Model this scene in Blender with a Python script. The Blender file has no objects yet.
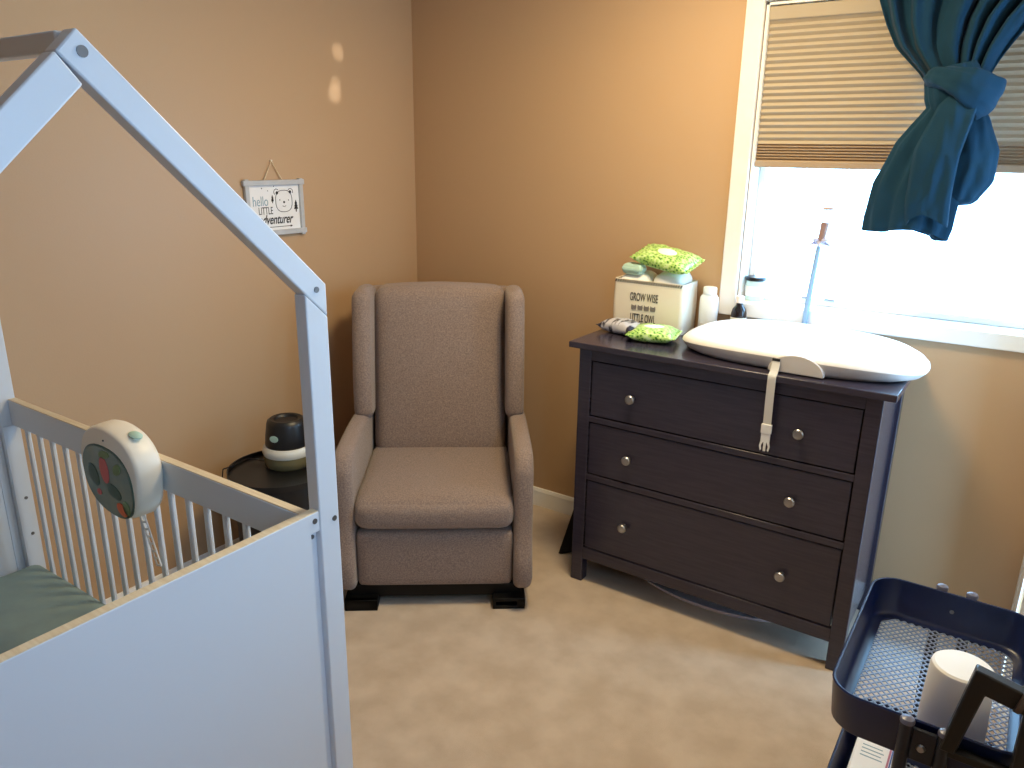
import bpy, bmesh, math, random
from mathutils import Vector, Matrix, noise
random.seed(7)
S = bpy.context.scene
COL = S.collection
PI = math.pi

# ------------------------------------------------------------------ materials
def srgb(r, g, b):
    f = lambda c: (c/255/12.92) if c/255 <= .04045 else ((c/255+.055)/1.055)**2.4
    return (f(r), f(g), f(b), 1)

def mat(name, col, rough=.5, metal=0, spec=.5, var=None, vscale=30, bump=0, bscale=200, coat=0, trans=0, sss=0, sheen=0, stretch=None):
    """Principled material; var = second colour mixed by noise, bump = noise bump."""
    m = bpy.data.materials.new(name); m.use_nodes = True
    nt = m.node_tree; b = nt.nodes['Principled BSDF']
    b.inputs['Base Color'].default_value = col
    b.inputs['Roughness'].default_value = rough
    b.inputs['Metallic'].default_value = metal
    b.inputs['Specular IOR Level'].default_value = spec
    b.inputs['Coat Weight'].default_value = coat
    b.inputs['Transmission Weight'].default_value = trans
    b.inputs['Sheen Weight'].default_value = sheen
    tc = nt.nodes.new('ShaderNodeTexCoord'); src = tc.outputs['Object']
    if stretch:
        mp = nt.nodes.new('ShaderNodeMapping'); mp.inputs['Scale'].default_value = stretch
        nt.links.new(src, mp.inputs['Vector']); src = mp.outputs['Vector']
    if var:
        n = nt.nodes.new('ShaderNodeTexNoise'); n.inputs['Scale'].default_value = vscale; n.inputs['Detail'].default_value = 4
        nt.links.new(src, n.inputs['Vector'])
        r = nt.nodes.new('ShaderNodeValToRGB'); r.color_ramp.elements[0].position = .35; r.color_ramp.elements[1].position = .65
        r.color_ramp.elements[0].color = col; r.color_ramp.elements[1].color = var
        nt.links.new(n.outputs['Fac'], r.inputs['Fac']); nt.links.new(r.outputs['Color'], b.inputs['Base Color'])
    if bump:
        n2 = nt.nodes.new('ShaderNodeTexNoise'); n2.inputs['Scale'].default_value = bscale; n2.inputs['Detail'].default_value = 3
        nt.links.new(src, n2.inputs['Vector'])
        bp = nt.nodes.new('ShaderNodeBump'); bp.inputs['Strength'].default_value = bump; bp.inputs['Distance'].default_value = .002
        nt.links.new(n2.outputs['Fac'], bp.inputs['Height']); nt.links.new(bp.outputs['Normal'], b.inputs['Normal'])
    return m

M = {}
M['wall'] = mat('tan_wall_paint', srgb(192, 159, 124), .42, spec=.4, bump=.12, bscale=160)
M['ceiling'] = mat('ceiling_paint', srgb(235, 230, 222), .9)
M['trim'] = mat('white_trim_paint', srgb(238, 236, 232), .35)
M['carpet'] = mat('beige_carpet', srgb(188, 168, 147), .95, spec=.1, var=srgb(204, 185, 165), vscale=9, bump=.9, bscale=420, sheen=.2)
M['crib'] = mat('white_crib_lacquer', srgb(216, 222, 231), .4)
M['warmedge'] = mat('warm_lit_board_edge', srgb(226, 212, 186), .5, var=srgb(214, 196, 166), vscale=14, stretch=(1, 12, 12))  # warm ceiling light on the white board tops, put into a cream colour
M['screw'] = mat('dark_screw_metal', srgb(120, 125, 132), .35, metal=.9)
M['sheet'] = mat('sage_sheet_cotton', srgb(146, 167, 166), .9, spec=.2, var=srgb(138, 158, 157), vscale=12, bump=.3, bscale=500)
M['fabric'] = mat('grey_brown_tweed', srgb(158, 138, 128), .95, spec=.15, var=srgb(126, 110, 102), vscale=230, bump=.7, bscale=520, sheen=.25)
M['black'] = mat('black_metal', srgb(20, 20, 22), .35, spec=.5)
M['soot'] = mat('matt_black_steel', srgb(10, 10, 11), .5, spec=.25)
M['blackplastic'] = mat('black_plastic', srgb(24, 24, 27), .38)
M['dresser'] = mat('black_brown_wood_stain', srgb(51, 47, 62), .22, spec=.5, var=srgb(57, 53, 67), vscale=10, stretch=(1, 1, 14), bump=.12, bscale=60)
M['gap'] = mat('dresser_inner_dark', srgb(14, 12, 13), .7)
M['nickel'] = mat('brushed_nickel', srgb(170, 170, 172), .32, metal=1)
M['padwhite'] = mat('white_foam_skin', srgb(236, 235, 236), .45)
M['greyshade'] = mat('pale_grey_trim_and_side_shade', srgb(205, 200, 198), .5)
M['strapgrey'] = mat('pale_grey_webbing', srgb(206, 204, 200), .8, bump=.6, bscale=700)
M['whiteplastic'] = mat('white_plastic', srgb(238, 238, 238), .35)
M['canvas'] = mat('white_canvas', srgb(232, 224, 208), .9, spec=.2, bump=.4, bscale=400)
M['ink'] = mat('dark_ink', srgb(42, 40, 44), .8)
M['paleink'] = mat('pale_blue_ink', srgb(150, 175, 190), .8)
M['navy'] = mat('navy_powder_coat', srgb(12, 28, 72), .33, spec=.5)
M['navyblack'] = mat('dark_navy_tube', srgb(24, 28, 40), .35)
M['meshsheen'] = mat('navy_mesh_window_sheen', srgb(128, 142, 172), .3, spec=.6)  # same navy mesh, made paler: window light is put into the colour
M['capgrey'] = mat('grey_end_cap', srgb(108, 110, 130), .3)
M['teal'] = mat('teal_curtain_cloth', srgb(12, 50, 72), .85, spec=.2, bump=.5, bscale=350, sheen=.04)
M['paper'] = mat('white_paper', srgb(240, 240, 242), .9)
M['greyframe'] = mat('grey_white_wood', srgb(196, 198, 202), .55, var=srgb(182, 184, 189), vscale=16)
M['twine'] = mat('cream_twine', srgb(225, 205, 170), .9)
M['amber'] = mat('dark_amber_glass', srgb(26, 20, 24), .12, spec=.6)
M['pinkwhite'] = mat('pink_white_plastic', srgb(240, 222, 216), .4)
M['mint'] = mat('pale_mint_plastic', srgb(178, 212, 200), .45)
M['mintglass'] = mat('mint_glass_jar', srgb(200, 228, 226), .15)
M['silver'] = mat('silver_film', srgb(186, 188, 196), .3, metal=.35)
M['bluegrey'] = mat('blue_grey_plastic', srgb(140, 168, 198), .35)
M['petalgrey'] = mat('frosted_lilac_plastic', srgb(190, 190, 216), .25)
M['lidtan'] = mat('tan_lid_plastic', srgb(176, 146, 130), .4)
M['brownpl'] = mat('tan_brown_plastic', srgb(150, 118, 105), .5)
M['tank'] = mat('olive_tinted_tank', srgb(124, 116, 84), .15, spec=.6)
M['ring'] = mat('pearl_white_plastic', srgb(226, 224, 214), .25)
M['coral'] = mat('coral_plastic', srgb(205, 96, 92), .5)
M['orange'] = mat('orange_plastic', srgb(224, 106, 48), .5)
M['leaf'] = mat('soft_green_plastic', srgb(112, 136, 84), .5)
M['leafd'] = mat('deep_green_plastic', srgb(66, 92, 78), .5)
M['screen'] = mat('sea_scene_panel', srgb(98, 118, 108), .25, var=srgb(126, 134, 112), vscale=14)
M['cream'] = mat('cream_plastic', srgb(234, 226, 212), .4)
M['glow'] = mat('white_wax', srgb(244, 243, 240), .5)
M['palegrey'] = mat('pale_lilac_plastic', srgb(232, 226, 238), .35)
M['redband'] = mat('pink_red_print', srgb(190, 120, 140), .7)
M['blueband'] = mat('blue_print', srgb(90, 110, 170), .7)
M['tealink'] = mat('teal_print', srgb(70, 130, 140), .7)

def wipes_material():
    m = mat('green_leaf_print_film', srgb(170, 214, 110), .35)
    nt = m.node_tree; b = nt.nodes['Principled BSDF']
    tc = nt.nodes.new('ShaderNodeTexCoord')
    mp = nt.nodes.new('ShaderNodeMapping'); mp.inputs['Scale'].default_value = (1, 1.7, 1)
    mp.inputs['Rotation'].default_value = (.3, .2, .7)
    v = nt.nodes.new('ShaderNodeTexVoronoi'); v.inputs['Scale'].default_value = 85
    r = nt.nodes.new('ShaderNodeValToRGB'); r.color_ramp.interpolation = 'CONSTANT'
    e = r.color_ramp.elements; e[0].position = 0; e[0].color = srgb(62, 128, 42)
    e[1].position = .34; e[1].color = srgb(176, 216, 118)
    e2 = e.new(.66); e2.color = srgb(208, 232, 166)
    nt.links.new(tc.outputs['Object'], mp.inputs['Vector']); nt.links.new(mp.outputs['Vector'], v.inputs['Vector'])
    nt.links.new(v.outputs['Distance'], r.inputs['Fac']); nt.links.new(r.outputs['Color'], b.inputs['Base Color'])
    return m
M['wipes'] = wipes_material()

def silver_print():
    m = mat('silver_striped_film', srgb(196, 198, 208), .3, metal=.3)
    nt = m.node_tree; b = nt.nodes['Principled BSDF']
    tc = nt.nodes.new('ShaderNodeTexCoord')
    mp = nt.nodes.new('ShaderNodeMapping'); mp.inputs['Scale'].default_value = (60, 18, 18); mp.inputs['Rotation'].default_value = (0, 0, .5)
    w = nt.nodes.new('ShaderNodeTexNoise'); w.inputs['Scale'].default_value = 1.1; w.inputs['Detail'].default_value = 3
    r = nt.nodes.new('ShaderNodeValToRGB'); e = r.color_ramp.elements
    e[0].position = .42; e[0].color = srgb(44, 46, 68); e[1].position = .5; e[1].color = srgb(214, 215, 224)
    nt.links.new(tc.outputs['Object'], mp.inputs['Vector']); nt.links.new(mp.outputs['Vector'], w.inputs['Vector']); nt.links.new(w.outputs['Fac'], r.inputs['Fac'])
    nt.links.new(r.outputs['Color'], b.inputs['Base Color'])
    return m
M['silverprint'] = silver_print()

def glass_pane():
    m = bpy.data.materials.new('window_glass'); m.use_nodes = True; nt = m.node_tree
    nt.nodes.remove(nt.nodes['Principled BSDF']); out = nt.nodes['Material Output']
    t = nt.nodes.new('ShaderNodeBsdfTransparent'); g = nt.nodes.new('ShaderNodeBsdfGlossy'); g.inputs['Roughness'].default_value = .02
    lw = nt.nodes.new('ShaderNodeLayerWeight'); lw.inputs['Blend'].default_value = .5
    pw = nt.nodes.new('ShaderNodeMath'); pw.operation = 'POWER'; pw.inputs[1].default_value = 4
    f = nt.nodes.new('ShaderNodeMath'); f.operation = 'MULTIPLY_ADD'; f.inputs[1].default_value = .6; f.inputs[2].default_value = .03
    nt.links.new(lw.outputs['Facing'], pw.inputs[0]); nt.links.new(pw.outputs[0], f.inputs[0])
    mx = nt.nodes.new('ShaderNodeMixShader')
    nt.links.new(f.outputs[0], mx.inputs[0]); nt.links.new(t.outputs[0], mx.inputs[1]); nt.links.new(g.outputs[0], mx.inputs[2])
    nt.links.new(mx.outputs[0], out.inputs['Surface'])
    return m
M['glass'] = glass_pane()

def clear_plastic():
    m = bpy.data.materials.new('clear_plastic'); m.use_nodes = True; nt = m.node_tree
    nt.nodes.remove(nt.nodes['Principled BSDF']); out = nt.nodes['Material Output']
    t = nt.nodes.new('ShaderNodeBsdfTransparent'); t.inputs['Color'].default_value = (.86, .88, .95, 1)
    g = nt.nodes.new('ShaderNodeBsdfGlossy'); g.inputs['Roughness'].default_value = .1
    mx = nt.nodes.new('ShaderNodeMixShader'); mx.inputs[0].default_value = .16
    nt.links.new(t.outputs[0], mx.inputs[1]); nt.links.new(g.outputs[0], mx.inputs[2])
    nt.links.new(mx.outputs[0], out.inputs['Surface'])
    return m
M['clear'] = clear_plastic()

def blind_material():
    m = bpy.data.materials.new('beige_translucent_fabric'); m.use_nodes = True; nt = m.node_tree
    nt.nodes.remove(nt.nodes['Principled BSDF']); out = nt.nodes['Material Output']
    d = nt.nodes.new('ShaderNodeBsdfDiffuse'); d.inputs['Color'].default_value = srgb(186, 172, 152)
    t = nt.nodes.new('ShaderNodeBsdfTranslucent'); t.inputs['Color'].default_value = srgb(200, 184, 164)
    mx = nt.nodes.new('ShaderNodeMixShader'); mx.inputs[0].default_value = BLIND_T
    nt.links.new(d.outputs[0], mx.inputs[1]); nt.links.new(t.outputs[0], mx.inputs[2])
    nt.links.new(mx.outputs[0], out.inputs['Surface'])
    return m
BLIND_T = .1
M['blind'] = blind_material()
M['blindrail'] = mat('beige_rail', srgb(168, 146, 122), .6)

def mesh_floor_material(): return M['navy']

# ------------------------------------------------------------------ mesh builder
class MB:
    def __init__(s): s.bm = bmesh.new()
    def vs(s, pts): return [s.bm.verts.new(p) for p in pts]
    def face(s, vs):
        try: return s.bm.faces.new(vs)
        except ValueError: return None
    def box(s, lo, hi, mtx=None):
        r = bmesh.ops.create_cube(s.bm, size=1)['verts']
        lo, hi = Vector(lo), Vector(hi); c = (lo+hi)/2; d = hi-lo
        for v in r:
            v.co = Vector((v.co.x*d.x, v.co.y*d.y, v.co.z*d.z))+c
            if mtx: v.co = mtx @ v.co
        return s
    def prism(s, poly, axis, a, b, mtx=None):
        """poly: 2D outline; extruded along axis from a to b. axis x: poly=(y,z); y: (x,z); z: (x,y)."""
        def P(p, t):
            q = {'x': (t, p[0], p[1]), 'y': (p[0], t, p[1]), 'z': (p[0], p[1], t)}[axis]
            return mtx @ Vector(q) if mtx else Vector(q)
        A = s.vs([P(p, a) for p in poly]); B = s.vs([P(p, b) for p in poly])
        s.face(A); s.face(B[::-1]); n = len(poly)
        for i in range(n): s.face([A[i], B[i], B[(i+1) % n], A[(i+1) % n]])
        return s
    def loft(s, rings, close=True, cap=True):
        R = [s.vs(r) for r in rings]; n = len(R[0])
        for a, b in zip(R, R[1:]):
            for i in range(n if close else n-1):
                s.face([a[i], a[(i+1) % n], b[(i+1) % n], b[i]])
        if cap and close: s.face(R[0][::-1]); s.face(R[-1])
        return s
    def tube(s, pts, r, n=10, closed=False, cap=True):
        pts = [Vector(p) for p in pts]; N = len(pts); rs = r if isinstance(r, (list, tuple)) else [r]*N
        rings = []; up = None
        for i, p in enumerate(pts):
            a = pts[i-1] if (i or closed) else p; b = pts[(i+1) % N] if (i < N-1 or closed) else p
            t = (b-a).normalized()
            if up is None:
                up = Vector((0, 0, 1)) if abs(t.z) < .9 else Vector((1, 0, 0))
            x = t.cross(up).normalized(); y = x.cross(t).normalized(); up = y
            rings.append([p+x*rs[i]*math.cos(2*PI*k/n)+y*rs[i]*math.sin(2*PI*k/n) for k in range(n)])
        if closed: rings.append(rings[0]); s.loft(rings, True, False); bmesh.ops.remove_doubles(s.bm, verts=s.bm.verts, dist=1e-6)
        else: s.loft(rings, True, cap)
        return s
    def lathe(s, prof, c, n=32, sx=1, sy=1, mtx=None):
        """prof: list of (radius, z)."""
        c = Vector(c); rings = []
        for r, z in prof:
            ring = [Vector((c.x+sx*r*math.cos(2*PI*k/n), c.y+sy*r*math.sin(2*PI*k/n), c.z+z)) for k in range(n)]
            if mtx: ring = [mtx @ q for q in ring]
            rings.append(ring)
        s.loft(rings); return s
    def grid(s, f, nu, nv):
        G = [[s.bm.verts.new(f(i/nu, j/nv)) for j in range(nv+1)] for i in range(nu+1)]
        for i in range(nu):
            for j in range(nv): s.face([G[i][j], G[i+1][j], G[i+1][j+1], G[i][j+1]])
        return s
    def cushion(s, lo, hi, r, bulge=(0, 0, 0), n=9, warp=None, crease=0):
        """Rounded, optionally puffed box."""
        tmp = bmesh.new(); bmesh.ops.create_cube(tmp, size=2)
        bmesh.ops.subdivide_edges(tmp, edges=tmp.edges[:], cuts=n, use_grid_fill=True)
        lo, hi = Vector(lo), Vector(hi); c = (lo+hi)/2; h = (hi-lo)/2
        r = min(r, h.x, h.y, h.z)
        idx = {}
        for v in tmp.verts:
            t = Vector([math.sin(max(-1, min(1, q))*PI/2) for q in v.co])
            p = Vector((t.x*h.x, t.y*h.y, t.z*h.z))
            q = Vector([max(-(h[i]-r), min(h[i]-r, p[i])) for i in range(3)])
            d = p-q
            if d.length > 1e-9: p = q+d.normalized()*r
            for i in range(3):
                if bulge[i] and abs(t[i]) > .6:
                    o = [k for k in range(3) if k != i]
                    w = (1-t[o[0]]**2)*(1-t[o[1]]**2)
                    p[i] += math.copysign(bulge[i]*w**.6, t[i])
            p += c
            if warp: p = warp(p)
            idx[v] = s.bm.verts.new(p)
        for f in tmp.faces: s.face([idx[v] for v in f.verts])
        tmp.free(); return s
    def build(s, name, material, parent=None, world=True, bevel=0, seg=2, smooth=40, solid=0, sub=0, origin=None):
        bm = s.bm
        bmesh.ops.recalc_face_normals(bm, faces=bm.faces)
        off = Vector((0, 0, 0))
        if parent is None and origin != 'keep':
            xs = [v.co for v in bm.verts]
            lo = [min(v[i] for v in xs) for i in range(3)]; hi = [max(v[i] for v in xs) for i in range(3)]
            off = Vector(((lo[0]+hi[0])/2, (lo[1]+hi[1])/2, lo[2]))
        elif parent is not None and world:
            off = parent_world(parent)
        for v in bm.verts: v.co -= off
        me = bpy.data.meshes.new(name); bm.to_mesh(me); bm.free()
        o = bpy.data.objects.new(name, me); COL.objects.link(o)
        mats = material if isinstance(material, list) else [material]
        for m in mats: me.materials.append(M[m] if isinstance(m, str) else m)
        if parent is None: o.location = off
        else: o.parent = parent
        if smooth:
            for p in me.polygons: p.use_smooth = True
            me.set_sharp_from_angle(angle=math.radians(smooth))
        if bevel:
            b = o.modifiers.new('Bevel', 'BEVEL'); b.width = bevel; b.segments = seg; b.limit_method = 'ANGLE'; b.angle_limit = math.radians(35)
        if solid:
            q = o.modifiers.new('Solidify', 'SOLIDIFY'); q.thickness = solid; q.offset = 0
        if sub:
            q = o.modifiers.new('Sub', 'SUBSURF'); q.levels = sub; q.render_levels = sub
        return o

def parent_world(p):
    v = Vector((0, 0, 0))
    while p is not None: v += Vector(p.location); p = p.parent
    return v

def tag(o, label, cat, group=None, kind=None):
    o['label'] = label; o['category'] = cat
    if group: o['group'] = group
    if kind: o['kind'] = kind
    return o
def thing(name, label, cat, loc, rotz=0, group=None):
    o = bpy.data.objects.new(name, None); COL.objects.link(o); o.location = loc; o.rotation_euler = (0, 0, rotz)
    o.empty_display_size = .1
    return tag(o, label, cat, group)
def struct(o, label, cat):
    o['kind'] = 'structure'; return tag(o, label, cat)

def text_mesh(body, size, mtx, xs=1, depth=.0006, align='CENTER', bold=0):
    cu = bpy.data.curves.new('lettering', 'FONT'); cu.body = body; cu.size = size; cu.extrude = depth
    cu.align_x = align; cu.align_y = 'CENTER'; cu.offset = bold
    to = bpy.data.objects.new('lettering', cu); COL.objects.link(to)
    dg = bpy.context.evaluated_depsgraph_get()
    me = bpy.data.meshes.new_from_object(to.evaluated_get(dg))
    bpy.data.objects.remove(to)
    b = MB(); b.bm.from_mesh(me); bpy.data.meshes.remove(me)
    for v in b.bm.verts: v.co = mtx @ Vector((v.co.x*xs, v.co.y, v.co.z))
    return b
def join(dst, src):
    me = bpy.data.meshes.new('tmp'); src.bm.to_mesh(me); src.bm.free(); dst.bm.from_mesh(me); bpy.data.meshes.remove(me)
    return dst
def frame_mtx(o, x, y):
    x, y = Vector(x).normalized(), Vector(y).normalized(); z = x.cross(y).normalized()
    m = Matrix((x, y, z)).transposed().to_4x4(); m.translation = Vector(o); return m

# ------------------------------------------------------------------ room
XL, XR, YB, YF, H = -2.481, .150, 2.8275, -1.05, 2.44
WX0, WX1, WZ0, WZ1 = -.897, .065, 1.083, 2.105       # window opening
T = .15
o = MB().box((XL-T, YF-T, -.1), (XR+T, YB+T, 0)).build('floor', 'carpet', smooth=0); struct(o, 'beige cut-pile carpet floor of the nursery', 'floor')
o = MB().box((XL-T, YF-T, H), (XR+T, YB+T, H+.1)).build('ceiling', 'ceiling', smooth=0); struct(o, 'plain white ceiling of the nursery', 'ceiling')
o = MB().box((XL-T, YF-T, 0), (XL, YB+T, H)).build('wall_left', 'wall', smooth=0); struct(o, 'tan painted wall behind the crib with a small hanging sign', 'wall')
b = MB(); b.box((XL, YB, 0), (WX0, YB+T, H)); b.box((WX1, YB, 0), (XR, YB+T, H)); b.box((WX0, YB, 0), (WX1, YB+T, WZ0)); b.box((WX0, YB, WZ1), (WX1, YB+T, H))
o = b.build('wall_back', 'wall', smooth=0); struct(o, 'tan painted wall behind the dresser that holds the window', 'wall')
VY0, VY1, VZ0, VZ1 = .48, .92, 1.15, 1.86          # added unseen window beside the camera, lets daylight onto the crib
GY0, GY1 = 2.45, 2.62                                # added door gap, lets daylight onto the window wall
b = MB(); b.box((XR, YF-T, 0), (XR+T, VY0, H)); b.box((XR, VY1, 0), (XR+T, GY0, H)); b.box((XR, GY1, 0), (XR+T, YB+T, H)); b.box((XR, GY0, 2.035), (XR+T, GY1, H)); b.box((XR, GY0, 0), (XR+T, GY1, .012)); b.box((XR, VY0, 0), (XR+T, VY1, VZ0)); b.box((XR, VY0, VZ1), (XR+T, VY1, H))
o = b.build('wall_right', 'wall', smooth=0); struct(o, 'tan painted wall right of the dresser beside the cart', 'wall')
o = MB().box((XL, YF-T, 0), (XR, YF, H)).build('wall_front', 'wall', smooth=0); struct(o, 'tan painted wall facing the window', 'wall')
def baseboard(name, p0, p1, nrm, label):
    p0, p1, n = Vector(p0), Vector(p1), Vector(nrm)
    prof = [(0, 0), (.014, 0), (.014, .055), (.011, .066), (.012, .072), (.006, .086), (0, .088)]
    b = MB(); b.loft([[p+n*a+Vector((0, 0, z)) for a, z in prof] for p in (p0, p1)])
    o = b.build(name, 'trim', smooth=30); struct(o, label, 'baseboard')
baseboard('baseboard_left', (XL, YF, 0), (XL, YB-.015, 0), (1, 0, 0), 'white moulded baseboard along the wall behind the crib')
baseboard('baseboard_back', (XL, YB, 0), (XR-.03, YB, 0), (0, -1, 0), 'white moulded baseboard along the window wall behind the dresser')

# window
w = thing('window_1', 'white framed window half covered by a beige blind', 'window', ((WX0+WX1)/2, YB, WZ0)); w['kind'] = 'structure'
b = MB(); cw = .064
b.box((WX0-cw, YB-.018, WZ0-cw+.01), (WX0, YB, WZ1+cw)); b.box((WX1, YB-.018, WZ0-cw+.01), (WX1+cw, YB, WZ1+cw))
b.box((WX0, YB-.018, WZ1), (WX1, YB, WZ1+cw)); b.box((WX0, YB-.018, WZ0-cw+.01), (WX1, YB, WZ0))
b.build('casing', 'trim', w, bevel=.004)
b = MB(); jd = .11; e = .002
b.box((WX0+e, YB-.002, WZ0), (WX0+.012, YB+jd, WZ1)); b.box((WX1-.012, YB-.002, WZ0), (WX1-e, YB+jd, WZ1))
b.box((WX0+e, YB-.002, WZ1-.012), (WX1-e, YB+jd, WZ1-e)); b.box((WX0+e, YB-.002, WZ0-.004), (WX1-e, YB+jd, WZ0+.004))
b.build('jamb', 'trim', w, bevel=.001)
b = MB(); f = .022; y0, y1 = YB+.075, YB+.105; x0, x1, z0, z1 = WX0+.012, WX1-.012, WZ0+.004, WZ1-.012
b.box((x0, y0, z0), (x0+f, y1, z1)); b.box((x1-f, y0, z0), (x1, y1, z1)); b.box((x0+f, y0, z0), (x1-f, y1, z0+f)); b.box((x0+f, y0, z1-f), (x1-f, y1, z1))
b.box((x0+f, y0, 1.62), (x1-f, y1, 1.62+f))
b.build('sash_frame', 'trim', w, bevel=.004)
MB().box((x0+f, YB+.088, z0+f), (x1-f, YB+.091, 1.62)).build('pane', 'glass', w, smooth=0)
MB().box((x0+f, YB+.088, 1.62+f), (x1-f, YB+.091, z1-f)).build('pane', 'glass', w, smooth=0)

# added window in the right wall, put in to light the crib
w2 = thing('added_window_2', 'added white framed window on the right wall, unseen, lighting the crib', 'window', (XR, (VY0+VY1)/2, VZ0)); w2['kind'] = 'structure'
b = MB(); c = .05; xa = XR-.006
b.box((xa, VY0-c, VZ0-c), (XR, VY0, VZ1+c)); b.box((xa, VY1, VZ0-c), (XR, VY1+.03, VZ1+c)); b.box((xa, VY0, VZ1), (XR, VY1, VZ1+c)); b.box((xa, VY0, VZ0-c), (XR, VY1, VZ0))
b.build('casing', 'trim', w2, bevel=.002)
b = MB(); c = .04; xa, xb = XR+.08, XR+.11
b.box((xa, VY0, VZ0), (xb, VY0+c, VZ1)); b.box((xa, VY1-c, VZ0), (xb, VY1, VZ1)); b.box((xa, VY0+c, VZ0), (xb, VY1-c, VZ0+c)); b.box((xa, VY0+c, VZ1-c), (xb, VY1-c, VZ1))
b.build('sash_frame', 'trim', w2, bevel=.003)
MB().box((XR+.093, VY0+c, VZ0+c), (XR+.096, VY1-c, VZ1-c)).build('pane', 'glass', w2, smooth=0)

# white door on the right wall; its open gap is added for daylight
d = thing('door_1', 'white sliding door on the right wall, with an added gap for daylight', 'door', (XR, 2.0, 0)); d['kind'] = 'structure'
b = MB(); b.box((XR-.008, 1.07, 0), (XR, 1.13, 2.1)); b.box((XR-.008, 2.755, 0), (XR, 2.825, 2.1)); b.box((XR-.008, 1.13, 2.04), (XR, 2.755, 2.1))
b.build('casing', 'trim', d, bevel=.002)
b = MB()
for a, c in ((1.132, 1.80), (1.805, GY0), (GY1, 2.753)):
    b.box((XR-.005, a, .01), (XR, c, 2.038))
b.build('door_panel', 'trim', d, bevel=.001)

# ------------------------------------------------------------------ crib (house-shaped)
CX, CY = -1.118, .595
crib = thing('crib', 'white house-shaped crib with slatted sides along the left wall', 'crib', (-1.78, CY, 0))
PW, PD, HW = .052, .033, .414       # post width (y), depth (x), half width
SZ, AZ = 1.361, 1.762               # eave and apex heights
XFAR = -2.447
def screw(p, parent, n=(1, 0, 0), r=.006):
    p, n = Vector(p), Vector(n); b = MB()
    b.tube([p-n*.002, p+n*.0015], r, 14); 
    return b.build('screw', 'screw', parent)
def gable(xf, sgn, HW=HW, SZ=SZ):
    """one gable end: xf = outer face, sgn=+1 outer face looks to +x."""
    xb = xf-sgn*PD; lo, hi = min(xf, xb), max(xf, xb)
    sl = (AZ-SZ)/HW; vt = .0725                  # slope, vertical thickness of rafter
    posts = {}
    for s in (1, -1):
        yo, yi = CY+s*HW, CY+s*(HW-PW)
        zo, zi = SZ-vt+.008, SZ-vt+.008+sl*PW
        b = MB().prism([(yi, 0), (yo, 0), (yo, zo), (yi, zi)], 'x', lo, hi)
        posts[s] = b.build('post', 'crib', crib, bevel=.003)
    k = vt
    # right rafter runs over the apex; left rafter butts under it
    yo = CY+HW
    b = MB().prism([(yo, SZ), (yo, SZ-vt+.009), (CY-.0315, AZ-.0305-.002), (CY, AZ)], 'x', lo, hi)
    rr = b.build('rafter', 'crib', crib, bevel=.003)
    yo = CY-HW
    b = MB().prism([(yo, SZ), (yo, SZ-vt+.009), (CY+.0015-.0015, AZ-vt), (CY-.0325, AZ-.0325)], 'x', lo, hi)
    rl = b.build('rafter', 'crib', crib, bevel=.003)
    n = (sgn, 0, 0)
    screw((xf, CY+.004, AZ-.030), rr, n, .008); screw((xf, CY+HW-.025, SZ-.008), rr, n); screw((xf, CY-HW+.025, SZ-.008), rl, n)
    for s in (1, -1): screw((xf, CY+s*(HW-.014), .869), posts[s], n)
    return posts
pn = gable(CX, 1); pf = gable(XFAR, -1, .357, SZ+.057*.97)
# ridge beam
MB().box((XFAR+PD, CY-.013, AZ-.031), (CX-PD, CY+.013, AZ-.003)).build('ridge_beam', 'crib', crib, bevel=.003)
# end panels with notch beside the posts
pi = HW-PW                           # inner half width
def end_panel(xo, sgn, pi=pi):
    t = .021; a, b_ = min(xo, xo-sgn*t), max(xo, xo-sgn*t); g = .024; zt = .9
    pts = [(CY-pi+g, .16), (CY+pi-g, .16), (CY+pi-g, .856), (CY+pi-.001, .856), (CY+pi-.001, zt), (CY-pi+.001, zt), (CY-pi+.001, .856), (CY-pi+g, .856)]
    p = MB().prism(pts, 'x', a, b_).build('end_panel', 'crib', crib, bevel=.0015)
    e = MB().box((a+.0008, CY-pi+.002, zt-.0005), (b_-.0008, CY+pi-.002, zt+.0012)).build('top_edge', 'warmedge', p)
    for s in (1, -1):
        c0 = xo-sgn*.012; c1 = xo-sgn*.032
        y0, y1 = sorted((CY+s*(pi-.001), CY+s*(pi-.055)))
        MB().box((min(c0, c1)-(.010 if sgn > 0 else 0), y0, .16), (min(c0, c1)+(.010 if sgn < 0 else 0) if 0 else max(c0, c1)-.010, y1, .85)).build('cleat', 'crib', crib, bevel=.001) if 0 else None
        screw((xo, CY+s*(pi-.013), .882), p, (sgn, 0, 0))
        cb = MB().box((min(xo-sgn*.013, xo-sgn*.020), min(CY+s*(pi-.001), CY+s*(pi-g+.001)), .16), (max(xo-sgn*.013, xo-sgn*.020), max(CY+s*(pi-.001), CY+s*(pi-g+.001)), .855)).build('cleat', 'crib', crib)
        screw((xo-sgn*.013, CY+s*(pi-.012), .842), cb, (sgn, 0, 0), .005)
end_panel(CX-.0015, 1)
end_panel(XFAR+.0015, -1, .357-PW)
# side rails and slats
RX0, RX1 = XFAR+.0335, CX-.0245
for s in (1, -1):
    yf = CY+s*.335; yo = CY+s*.357; y0, y1 = sorted((yf, yo))
    r = MB().box((RX0, y0, .815), (RX1, y1, .893)).build('top_rail', 'crib', crib, bevel=.002)
    MB().box((RX0+.002, y0+.001, .8925), (RX1-.002, y1-.001, .8952)).build('rail_edge', 'warmedge', r)
    MB().box((RX0, y0, .235), (RX1, y1, .30)).build('bottom_rail', 'crib', crib, bevel=.002)
    for k in range(17):
        xs = -2.345+k*.0714
        MB().box((xs-.0085, y0+.005, .295), (xs+.0085, y1-.005, .82)).build('slat', 'crib', crib, bevel=.004)
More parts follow.
